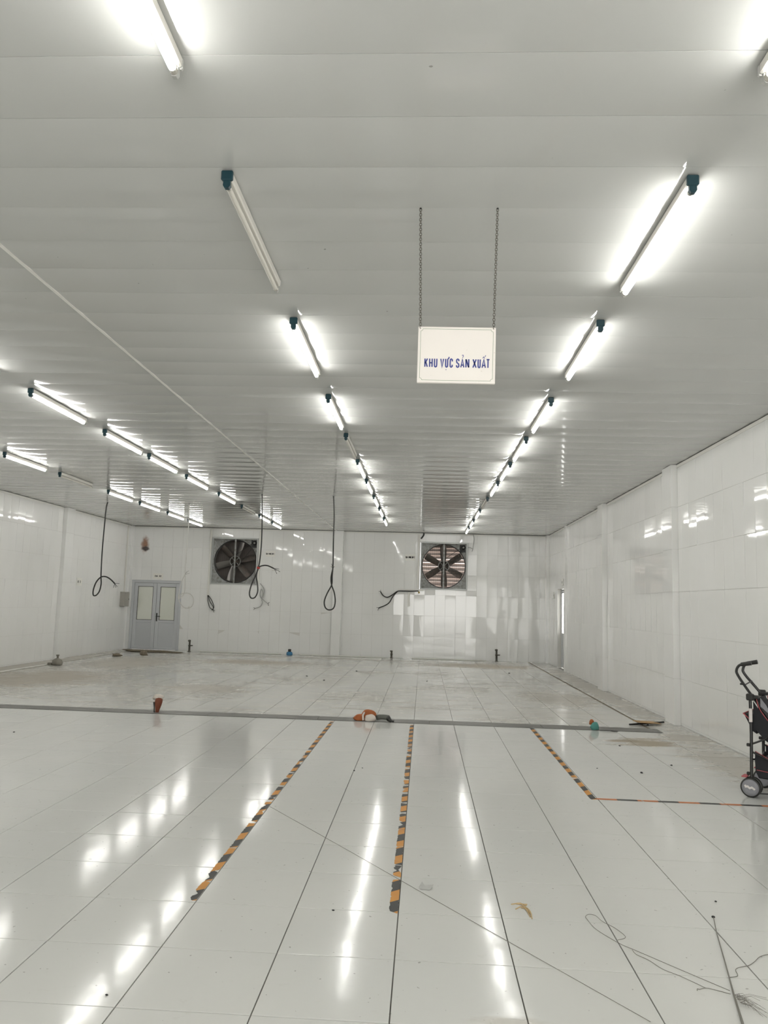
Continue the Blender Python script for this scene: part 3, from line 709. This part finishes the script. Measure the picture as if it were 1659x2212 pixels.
# ------------------------------------------------------------------ floor fittings
dc = thing('floor_drain', 'long grey steel drain cover crossing the tiled floor', 'drain', (-2.72, 10.10, 0))
k = 0; x = XL+.005
while x < 2.98:
    x2 = min(x+1.42, 2.985); m = MB(); m.bbox(x+2.72+.002, x2+2.72-.002, -.145, .145, -.004, .006, .002); m.build('cover_plate', 'drain', dc); x = x2
def channel(name, x0, x1, y0, y1, label):
    m = MB(); m.box(x0, x1, y0, y1, -.005, -.0035); o = tag(m.build(name, 'mud'), label, 'channel'); return o
channel('floor_channel', 2.897, 2.933, DR1, YB-.01, 'narrow dirty channel in the floor along the right wall')
channel('floor_channel', -7.928, -7.892, DR1, YB-.01, 'narrow dirty channel in the floor along the left wall')
m = MB(); m.tube([(XL+.3, 13.0, .014), (-7.86, 14.2, .014), (-7.85, 16.0, .014)], .014, 8); tag(m.build('plastic_pipe', 'plastic'), 'white plastic pipe lying on the floor along the left wall', 'pipe')
m = MB(); m.tube([(-6.2, 21.5, .015), (-3.9, 21.55, .015)], .015, 8); tag(m.build('plastic_pipe', 'plastic'), 'white plastic pipe on the floor at the back wall, ending at blue bottle', 'pipe')
m = MB(); m.tube([(-3.4, 21.55, .015), (-1.9, 21.55, .015), (-1.0, 21.55, .015)], .015, 8); tag(m.build('plastic_pipe', 'plastic'), 'white plastic pipe on the floor at the foot of the back wall pillar', 'pipe')
m = MB(); m.tube([(-.3, 21.6, .015), (1.75, 21.62, .015)], .015, 8); tag(m.build('plastic_pipe', 'plastic'), 'white plastic pipe on the floor below the daylit fan', 'pipe')

# hazard tape: strips with torn edges, worn through in places
def tape(label, x0, y0, length, wd, mat_, rz=0.0, wear=.12, seed=1):
    random.seed(seed); o = thing('hazard_tape', label, 'tape', (x0, y0, .0008), rz); y = 0
    while y < length-.03:
        seg = min(random.uniform(.14, .62), length-y); m = MB(); n = max(3, int(seg/.012)); L_ = []; R_ = []
        bite = [(random.random(), random.uniform(.03, .10), random.uniform(.2, .75), random.random() < .6) for _ in range(2 if wear > .1 and random.random() < .6 else 0)]
        for k in range(n+1):
            t = k/n; yy = y+seg*t; end = k in (0, n)
            l_ = -wd/2+abs(random.gauss(0, .0022))*(1.5 if wear > .1 else .3)+(.01*random.random() if end else 0); r_ = wd/2-abs(random.gauss(0, .0012))
            for c, hw, dp, left in bite:
                b = max(0, 1-abs(t-c)*seg/hw/.6)*dp*wd
                if left: l_ = min(l_+b, r_-.003)
                else: r_ = max(r_-b, l_+.003)
            L_.append((l_, yy+(random.uniform(-.014,.014) if end else 0))); R_.append((r_, yy+(random.uniform(-.014,.014) if end else 0)))
        vs = [(a, b, 0) for a, b in L_]+[(a, b, 0) for a, b in R_]+[(a, b, .0006) for a, b in L_]+[(a, b, .0006) for a, b in R_]
        N_ = n+1; fs = [(2*N_+k, 3*N_+k, 3*N_+k+1, 2*N_+k+1) for k in range(n)]+[(k, k+1, 2*N_+k+1, 2*N_+k) for k in range(n)]+[(N_+k+1, N_+k, 3*N_+k, 3*N_+k+1) for k in range(n)]+[(0, 2*N_, 3*N_, N_), (n, N_+n, 3*N_+n, 2*N_+n)]
        m.add(vs, fs); m.build('strip', mat_, o)
        y += seg+(random.uniform(.012, .06) if random.random() < wear*6 else .004)
    return o
tape('worn amber and black hazard tape that the long straight wire starts from', -1.113, 3.965, 5.90, .046, 'tape', 0, .14, 3)
tape('worn amber and black hazard tape strip beside the crumpled paper scrap', -.113, 3.945, 5.88, .046, 'tape', 0, .14, 5)
tape('less worn hazard tape strip that meets the thin crosswise tape at a corner', 1.376, 6.40, 3.54, .05, 'tape', 0, .03, 8)
tape('thin orange and black tape running across the floor to the stroller', 1.402, 6.415, 2.03, .048, 'tape2', math.radians(-90), .03, 9)
random.seed(11)

# ------------------------------------------------------------------ things on the floor
def lump(name, label, cat, mat_, loc, sx_, sy_, sz_, seed, amp=.18, sub=2):
    random.seed(seed); bm = bmesh.new(); bmesh.ops.create_icosphere(bm, subdivisions=sub, radius=1)
    ph = [random.uniform(0, 6) for _ in range(6)]
    for v in bm.verts:
        c = v.co; k = 1+amp*(math.sin(3*c.x+ph[0])*math.sin(4*c.y+ph[1])+.6*math.sin(5*c.z+ph[2]+2*c.x)+.5*math.sin(7*c.y+ph[3]))
        v.co = Vector((c.x*k*sx_, c.y*k*sy_, max(-sz_*.55, c.z*k*sz_)))
    zm = min(v.co.z for v in bm.verts)
    for v in bm.verts: v.co.z -= zm
    me = bpy.data.meshes.new(name); bm.to_mesh(me); bm.free(); me.polygons.foreach_set('use_smooth', [True]*len(me.polygons)); me.materials.append(MT[mat_])
    o = link(name, me); o.location = loc
    return o
# orange rag with white band and grey sleeve by the drain
rg = thing('orange_rag', 'orange and white rag lying crumpled on the drain cover', 'rag', (-.70, 10.02, .006))
for nm, mt, lx, ly, lz, a, b, c, sd in (('rag_fold', 'orange', -.075, .0, 0, .08, .05, .05, 12), ('rag_body', 'orange', .03, .03, 0, .095, .06, .085, 15), ('rag_pale_side', 'cloth', .055, -.035, 0, .07, .04, .055, 17)):
    o = lump(nm, '', '', mt, (lx, ly, lz), a, b, c, sd, .10, 3); o.parent = rg
m = MB(); m.tube([(-.03, -.06, .01), (-.035, -.055, .07), (-.022, -.01, .095), (.0, .03, .105)], [.011, .012, .012, .012], 7); m.build('white_band', 'cloth', rg)
gs = thing('grey_sleeve', 'grey hose sleeve with a black end lying beside the orange rag', 'hose', (-.50, 10.0, .006))
m = MB(); m.tube(smooth_path([(-.06, .0, .045), (-.02, .02, .05), (.05, .02, .05), (.09, .01, .045)], 4), .032, 9); m.build('sleeve', 'greyglove', gs)
m = MB(); m.tube(smooth_path([(.085, .01, .045), (.095, -.02, .03), (.12, -.05, .018), (.16, -.06, .012)], 4), [.030]*5+[.022]*4+[.011]*4, 8); m.build('dark_end', 'black', gs)
# rusty pipe stub with torn white rag
rp = thing('rusty_pipe_stub', 'rust-brown pipe stub with torn white plastic standing in the drain', 'pipe', (-3.415, 10.06, .006))
m = MB(); m.lathe([(.022, 0), (.028, .03), (.042, .09), (.05, .14), (.045, .17), (.02, .185)], 12, Matrix.Rotation(math.radians(6), 4, 'Y')); m.build('stub', 'rusty', rp)
m = MB(); m.tube([(-.03, -.02, 0), (-.032, -.025, .07), (-.04, -.02, .13)], [.008, .008, .012], 6); m.build('rod', 'dark', rp)
o = lump('torn_plastic', '', '', 'cloth', (.0, .02, .155), .065, .04, .045, 21, .3); o.parent = rp
# teal and orange rag
tr = thing('teal_rag', 'small teal and orange rag on the drain near the cardboard', 'rag', (2.15, 9.97, .006))
o = lump('teal_part', '', '', 'tealcloth', (.01, 0, 0), .055, .045, .06, 31); o.parent = tr
o = lump('orange_part', '', '', 'orange', (-.025, .02, .06), .03, .028, .04, 33); o.parent = tr
m = MB(); m.tube(smooth_path([(.06, -.06, .002), (.16, -.07, .006), (.22, -.10, .002), (.28, -.08, .004), (.23, -.05, .003), (.15, -.06, .003)], 5), .0035, 5); m.build('loose_strap', 'black', tr)
# cardboard piece on a stick
cb_ = thing('cardboard_piece', 'brown cardboard scrap lying on a dark stick near the right wall pillar', 'cardboard', (2.98, 10.60, 0))
mm = Matrix.Translation((0, 0, .035)) @ Matrix.Rotation(math.radians(32), 4, 'Z') @ Matrix.Rotation(math.radians(5), 4, 'Y') @ Matrix.Rotation(math.radians(4), 4, 'X')
m = MB(); m.bbox(-.19, .19, -.07, .07, -.004, .004, .001, mm); m.build('cardboard', 'card', cb_)
m = MB(); m.tube([(-.26, -.12, .014), (.0, .02, .016), (.27, .18, .02)], .012, 6); m.build('stick', 'dark', cb_)
m = MB(); m.tube([(-.02, -.10, .014), (.0, -.03, .018)], .014, 6); m.build('stick_end', 'dark', cb_)
# standpipes at the back wall
def standpipe(label, x, y, h, branch):
    r = thing('standpipe', label, 'pipe', (x, y, 0))
    m = MB(); m.lathe([(.045, 0), (.045, .012), (.028, .018), (.028, h*.45), (.036, h*.46), (.036, h*.56), (.026, h*.57), (.026, h*.85)], 12); m.build('riser', 'pipe', r)
    m = MB(); m.lathe([(.03, 0), (.04, .012), (.04, h*.11), (.02, h*.15)], 12, Matrix.Translation((-.008, 0, h*.84))); m.build('valve_head', 'pipe', r)
    if branch: m = MB(); m.tube([(.02, 0, h*.52), (.085, -.01, h*.52)], .015, 8); m.tube([(.085, -.01, h*.50), (.085, -.01, h*.56)], .012, 8); m.build('tap', 'pipe', r)
standpipe('corroded standpipe with side tap on the floor beside the double door', -6.48, 21.45, .33, True)
standpipe('short corroded standpipe just right of the back wall pillar', -.855, 21.6, .21, False)
standpipe('corroded standpipe with side tap at the back wall below the daylit fan', 2.03, 21.62, .34, True)
bt = thing('blue_bottle', 'small blue plastic bottle with a black cap on the floor at the back wall', 'bottle', (-3.66, 21.4, 0))
m = MB(); m.lathe([(.07, 0), (.085, .01), (.085, .06), (.07, .085), (.035, .1)], 16); m.build('bottle_body', 'bottle', bt)
m = MB(); m.lathe([(.04, .098), (.044, .1), (.044, .155), (.036, .165)], 14); m.build('cap', 'black', bt)
# left wall foot
lv = thing('stone_weight', 'grey rounded weight on the floor at the foot of the left wall pillar', 'weight', (-7.66, 16.1, 0))
o = lump('weight_body', '', '', 'stone', (0, 0, 0), .11, .10, .10, 41, .08); o.parent = lv
m = MB(); m.lathe([(.03, .12), (.022, .15), (.022, .19), (.034, .2), (.034, .22)], 10); m.build('neck', 'stone', lv)
m = MB(); m.bbox(-.2, -.11, -.03, .03, 0, .05, .006); m.build('side_lug', 'stone', lv)
dp = tag(lump('debris_chunk', '', '', 'mud', (-7.55, 19.0, 0), .12, .1, .05, 45, .3), 'dark muddy chunk on the floor in front of the double door corner', 'debris')
dp = tag(lump('debris_chunk', '', '', 'mud', (-7.1, 19.6, 0), .1, .09, .07, 47, .3), 'brown muddy chunk beyond the dark one near the double door', 'debris')
dp = tag(lump('mud_pile', '', '', 'mud', (-7.3, 20.8, 0), .75, .22, .035, 49, .3, 3), 'low heap of dried mud in front of the double door', 'mud heap')
# paper, straw, specks
pp = thing('paper_scrap', 'crumpled grey paper scrap on the tiles right of the straight hazard tape', 'paper', (.045, 4.29, 0))
g = [(-.03,-.025,.002),(.02,-.03,.001),(.042,.012,.016),(.03,.018,.003),(-.005,.0,.013),(-.02,.035,.02),(-.034,.0,.006)]
m = MB(); m.add(g+[(x, y, z+.0008) for x, y, z in g], [(0,1,4),(1,2,4),(2,3,4),(0,4,6),(4,5,6),(7,11,8),(8,11,9),(9,11,10),(7,13,11),(11,13,12)]); m.build('sheet', 'greycable', pp)
sw_ = thing('straw_scrap', 'tan wisps of straw on the tiles right of the crumpled paper', 'straw', (.52, 4.06, 0))
m = MB()
for a, b_, c in (((-.045,.06,.002),(.0,.075,.004),(.03,.05,.002)), ((.005,.08,.003),(.015,.02,.008),(.03,-.05,.002)), ((.012,.05,.003),(.035,-.03,.01),(.036,-.11,.002)), ((-.03,.0,.002),(.01,.03,.006),(.04,-.06,.003)), ((-.02,.07,.002),(.02,.06,.005),(.035,.07,.002)), ((.0,.02,.002),(.02,.0,.006),(.03,-.09,.002))):
    m.tube(smooth_path([a, b_, c], 4), .0028, 5)
m.build('wisps', 'straw', sw_)
specks = [(-4.355,8.28,.012),(2.049,7.485,.016),(1.55,4.301,.008),(-.584,7.077,.010),(-.52,7.2,.007),(-.404,3.931,.007),(-1.152,3.027,.007),(1.672,7.615,.008),(-1.86,14.88,.022),(-1.43,17.1,.024),(1.967,17.87,.03),(2.2,8.9,.012),(2.45,7.9,.014),(-2.3,15.6,.022),(.1,15.4,.02)]
sp_mesh = None
for x, y, s in specks:
    if sp_mesh is None:
        o = lump('grit', '', '', 'dark', (0,0,0), 1, .7, .5, 61, .25, 1); sp_mesh = o.data; o.location = (x, y, 0); o.scale = (s, s, s)
    else: o = link('grit', sp_mesh, None, (x, y, 0)); o.scale = (s, s, s); o.rotation_euler = (0,0,x*7)
    tag(o, 'tiny dark piece of grit on the floor tiles', 'grit', 'dark grit on the tiles')
# thin wires on the near tiles
def floor_wire(label, pts, r=.0016, sub=5, mat_='wire'):
    o = thing('thin_wire', label, 'wire', (pts[0][0], pts[0][1], 0)); b = Vector(o.location)
    m = MB(); m.tube(smooth_path([Vector((x, y, r+.0004+.002*abs(math.sin(i*1.7))))-b for i, (x, y) in enumerate(pts)], sub), r, 5); m.build('strand', mat_, o); return o
floor_wire('long straight thin wire running diagonally under the tape and paper scrap', [(-1.08,5.76),(-.4,4.815),(.2,3.976),(.86,3.056)], .0012)
o = floor_wire('thin wire making a long narrow loop on the tiles', [(1.249,3.333),(1.15,3.44),(1.055,3.555),(.962,3.66),(.912,3.722),(.842,3.859),(.822,3.983),(.823,4.011),(.844,4.038),(.875,4.027),(.893,3.955),(.936,3.888),(.958,3.791),(.914,3.758)], .0012)
floor_wire('thin wavy wire alongside the narrow wire loop', [(.955,3.663),(.959,3.614),(.999,3.567),(1.034,3.485),(1.085,3.437),(1.127,3.382),(1.159,3.339)], .0012)
floor_wire('short thin wire with a tiny curl, beside the dark rod', [(1.117,3.318),(1.121,3.328),(1.13,3.329),(1.159,3.339),(1.196,3.327),(1.24,3.301)], .0014)
floor_wire('crinkled thin wire going from the dark rod towards the right wall', [(1.294,3.448),(1.33,3.461),(1.343,3.515),(1.364,3.538),(1.417,3.566),(1.46,3.607),(1.501,3.656),(1.549,3.685),(1.62,3.70)], .0014)
rd = thing('dark_rod', 'thin dark flexible rod with a knobbed tip and frayed tuft lying on the tiles', 'rod', (1.25, 3.296, 0)); b = Vector(rd.location)
m = MB(); m.tube([Vector((x, y, z))-b for x, y, z in ((1.458,4.079,.004),(1.405,3.895,.004),(1.29,3.447,.005),(1.25,3.296,.006),(1.198,3.085,.008),(1.163,2.95,.008))], [.0018,.0022,.0028,.0036,.0045,.005], 7); m.build('shaft', 'wire', rd)
m = MB(); m.lathe([(.004, 0), (.009, .003), (.007, .008), (.002, .009)], 8, Matrix.Translation(Vector((1.458,4.083,0))-b)); m.build('tip', 'dark', rd)
m = MB(); random.seed(77)
for k in range(26):
    a = random.uniform(-.9, .5); l = random.uniform(.03, .12); s0 = Vector((0, random.uniform(-.08,.0), .006)); d = Vector((math.cos(a)*.6+.1, math.sin(a)-.6, .1)).normalized()
    m.tube([s0, s0+d*l*.5+Vector((0,0,.01)), s0+d*l+Vector((random.uniform(-.02,.02), 0, -.004))], .0006, 4)
m.build('frayed_tuft', 'wire', rd)

# ------------------------------------------------------------------ stroller
st = thing('stroller', 'black folding stroller with grey wheels standing near the right wall', 'stroller', (2.845, 6.93, 0), math.radians(-34))
HW = .235                                    # half track
def P3(x, y, z): return (x, y, z)
for s in (-1, 1):
    y = s*HW; yt = s*.12
    m = MB(); m.tube(smooth_path([(-.005,yt,1.068),(-.03,yt,1.066),(-.075,yt,1.05),(-.098,yt,1.01),(-.088,yt,.965),(-.0,s*.16,.845),(.15,s*.195,.65),(.38,s*.215,.34),(.555,s*.22,.10)], 5), .0115, 9); hf = m.build('handle_frame', 'frame', st)
    m = MB(); m.tube([(-.06,yt,1.059),(-.02,yt,1.067),(.02,yt,1.076)], [.0165,.0175,.019], 10); m.build('grip', 'black', hf)
    m = MB(); m.tube([(.028,y,.79),(.03,y,.5),(.022,y,.078)], .0125, 9); rl = m.build('rear_leg', 'frame', st)
    m = MB(); m.tube([(.0285,y,.60),(.0285,y,.71)], .0142, 9); m.build('sticker', 'hubmark', rl)
    m = MB(); m.bbox(-.002, .058, y-.02, y+.02, .775, .83, .008); m.bbox(.02, .09, min(y, s*.16)-.008, max(y, s*.16)+.008, .79, .815, .006); m.build('pivot_joint', 'black', st)
    m = MB(); m.tube([(.03,y,.36),(.17,s*.225,.30),(.40,s*.215,.315)], .008, 7); m.tube([(.028,y,.42),(.13,s*.22,.47),(.21,s*.21,.56)], .008, 7); m.build('side_brace', 'frame', st)
    m = MB(); m.bbox(-.012, .01, y-.012, y+.012, .17, .195, .004); m.bbox(-.008, .02, y-.012, y+.012, .40, .425, .004); m.build('clip', 'black', rl)
    # wheels: twin discs
    toY = Matrix(((1,0,0,0),(0,0,1,0),(0,1,0,0),(0,0,0,1)))
    for (wx, wr_, nm) in ((.022, .078, 'rear_wheel'), (.575, .075, 'front_wheel')):
        for dy2 in (-.034, .034):
            mm = Matrix.Translation((wx, y+dy2, wr_)) @ toY
            m = MB(); m.lathe([(wr_*.80, -.016), (wr_*.95, -.016), (wr_, -.009), (wr_, .009), (wr_*.95, .016), (wr_*.80, .016)], 28, mm); wo = m.build(nm, 'black', st)
            m = MB(); m.lathe([(.002, -.0185), (wr_*.5, -.018), (wr_*.84, -.0165), (wr_*.84, .0165), (wr_*.5, .018), (.002, .0185)], 28, mm); m.build('hub_disc', 'wheelhub', wo)
            if s*dy2 > 0 or (s == -1 and dy2 < 0):
                pm = Matrix.Translation((wx, y+dy2-.0195, wr_)) @ Matrix.Rotation(.15, 4, 'Y') @ Matrix(((1,0,0,0),(0,0,-1,0),(0,1,0,0),(0,0,0,1)))
                m = MB(); m.ribbon([(-.042,.012),(-.034,.0),(-.02,.006),(-.004,-.004),(.012,.006),(.03,-.002),(.036,-.006)], .016, pm); m.build('hub_print', 'hubmark', wo)
        m = MB(); m.tube([(wx, y-.03, wr_), (wx, y+.03, wr_)], .010, 8)
        if nm == 'front_wheel': m.tube([(.555, s*.22, .12), (wx, y, wr_)], .014, 8)
        m.build('axle', 'frame', st)
    m = MB(); m.bbox(-.045, -.002, y-.05, y+.05, .155, .165, .003, Matrix.Translation((0,0,0))); m.build('brake_pedal', 'pink', rl)
m = MB(); m.tube([(.035,-.235,.30),(.05,.0,.27),(.035,.235,.30)], .008, 7); m.tube([(-.035,-.15,.905),(-.06,0,.88),(-.035,.15,.905)], .006, 7); m.build('cross_bar', 'frame', st)
m = MB(); m.bbox(-.065, -.03, -.165, -.135, .89, .905, .003); m.build('strap_hook', 'black', st)
def sheet(cols, th=.006):
    """fabric: list of rows of points, given thickness along +x/-z"""
    n = len(cols[0]); v = [p for c in cols for p in c]; k = len(v); v2 = [(x+th, y, z-th) for x, y, z in v]
    f = [(i*n+j, i*n+j+1, (i+1)*n+j+1, (i+1)*n+j) for i in range(len(cols)-1) for j in range(n-1)]
    f2 = [tuple(k+i for i in q[::-1]) for q in f]
    rim = []
    R_, C_ = len(cols), n
    ed = [(j, j+1) for j in range(C_-1)]+[((R_-1)*C_+j+1, (R_-1)*C_+j) for j in range(C_-1)]+[((i+1)*C_, i*C_) for i in range(R_-1)]+[(i*C_+C_-1, (i+1)*C_+C_-1) for i in range(R_-1)]
    rim = [(b_, a, k+a, k+b_) for a, b_ in ed]
    return MB().add(v+v2, f+f2+rim, True)
def prof_sheet(prof, hw, sagx=0, sagz=0):
    rows = []
    for x, z in prof:
        rows.append([(x+sagx*(1-(t/4)**2), hw*t/4, z-sagz*(1-(t/4)**2)) for t in (-4,-2,0,2,4)])
    return sheet(rows)
prof_sheet([(.055,.80),(.09,.68),(.14,.55),(.20,.44),(.27,.40)], .20, .03).build('backrest', 'fabric', st)
prof_sheet([(.24,.41),(.33,.40),(.43,.43),(.50,.45)], .20, 0, .02).build('seat', 'fabric', st)
prof_sheet([(.50,.45),(.53,.36),(.56,.24)], .17).build('leg_rest', 'fabric', st)
prof_sheet([(.045,.31),(.05,.20),(.07,.155),(.25,.15),(.45,.17),(.50,.26)], .205, 0, .02).build('basket', 'mesh', st)
for s in (-1, 1):
    m = MB(); mm = Matrix(((1,0,0,0),(0,0,1,s*.212),(0,1,0,0),(0,0,0,1)))
    m.prism([(.045,.77),(.09,.70),(.26,.50),(.30,.43),(.22,.40),(.13,.46),(.05,.55)], -.003, .003, mm); m.build('side_panel', 'fabric', st)
    m = MB(); m.prism([(.05,.36),(.15,.31),(.40,.33),(.48,.27),(.44,.165),(.08,.155),(.05,.2)], -.003, .003, mm); m.build('basket_side', 'fabric', st)
    m = MB(); m.tube(smooth_path([(.07,s*.216,.80),(.10,s*.217,.70),(.2,s*.217,.565),(.29,s*.217,.44)], 4), .0035, 5); m.tube([(.052,s*.217,.365),(.15,s*.217,.315),(.4,s*.217,.335)], .003, 5); m.tube([(.06,s*.217,.215),(.3,s*.217,.195),(.46,s*.217,.20)], .003, 5); m.build('piping', 'pink', st)
    m = MB(); m.prism([(.10,.80),(.145,.74),(.18,.66),(.10,.73)], -.003, .003, Matrix(((1,0,0,0),(0,0,1,s*.205),(0,1,0,0),(0,0,0,1)))); m.build('pale_strap', 'wheelhub', st)
m = MB(); m.prism([(-.035,.655),(.045,.66),(.06,.50),(.03,.52)], -.18, .18, Matrix(((1,0,0,0),(0,0,1,0),(0,1,0,0),(0,0,0,1)))); rpk = m.build('rear_pocket', 'fabric', st)
m = MB(); m.tube([(-.037,-.185,.657),(-.037,.185,.657)], .007, 6); m.tube([(-.037,-.183,.657),(.03,-.183,.595)], .005, 6); m.build('pocket_piping', 'pink', rpk)
m = MB(); m.bbox(.06, .50, -.19, .19, .19, .30, .03); m.build('basket_contents', 'mesh', st)
# black cord on the floor behind the stroller wheel
cd = thing('power_cord', 'black cord on the floor under the stroller', 'cord', (2.80, 6.83, 0))
m = MB(); m.tube(smooth_path([(0,0,.004),(.15,-.02,.004),(.35,-.1,.004),(.6,-.14,.004)], 4), .004, 6); m.build('strand', 'black', cd)
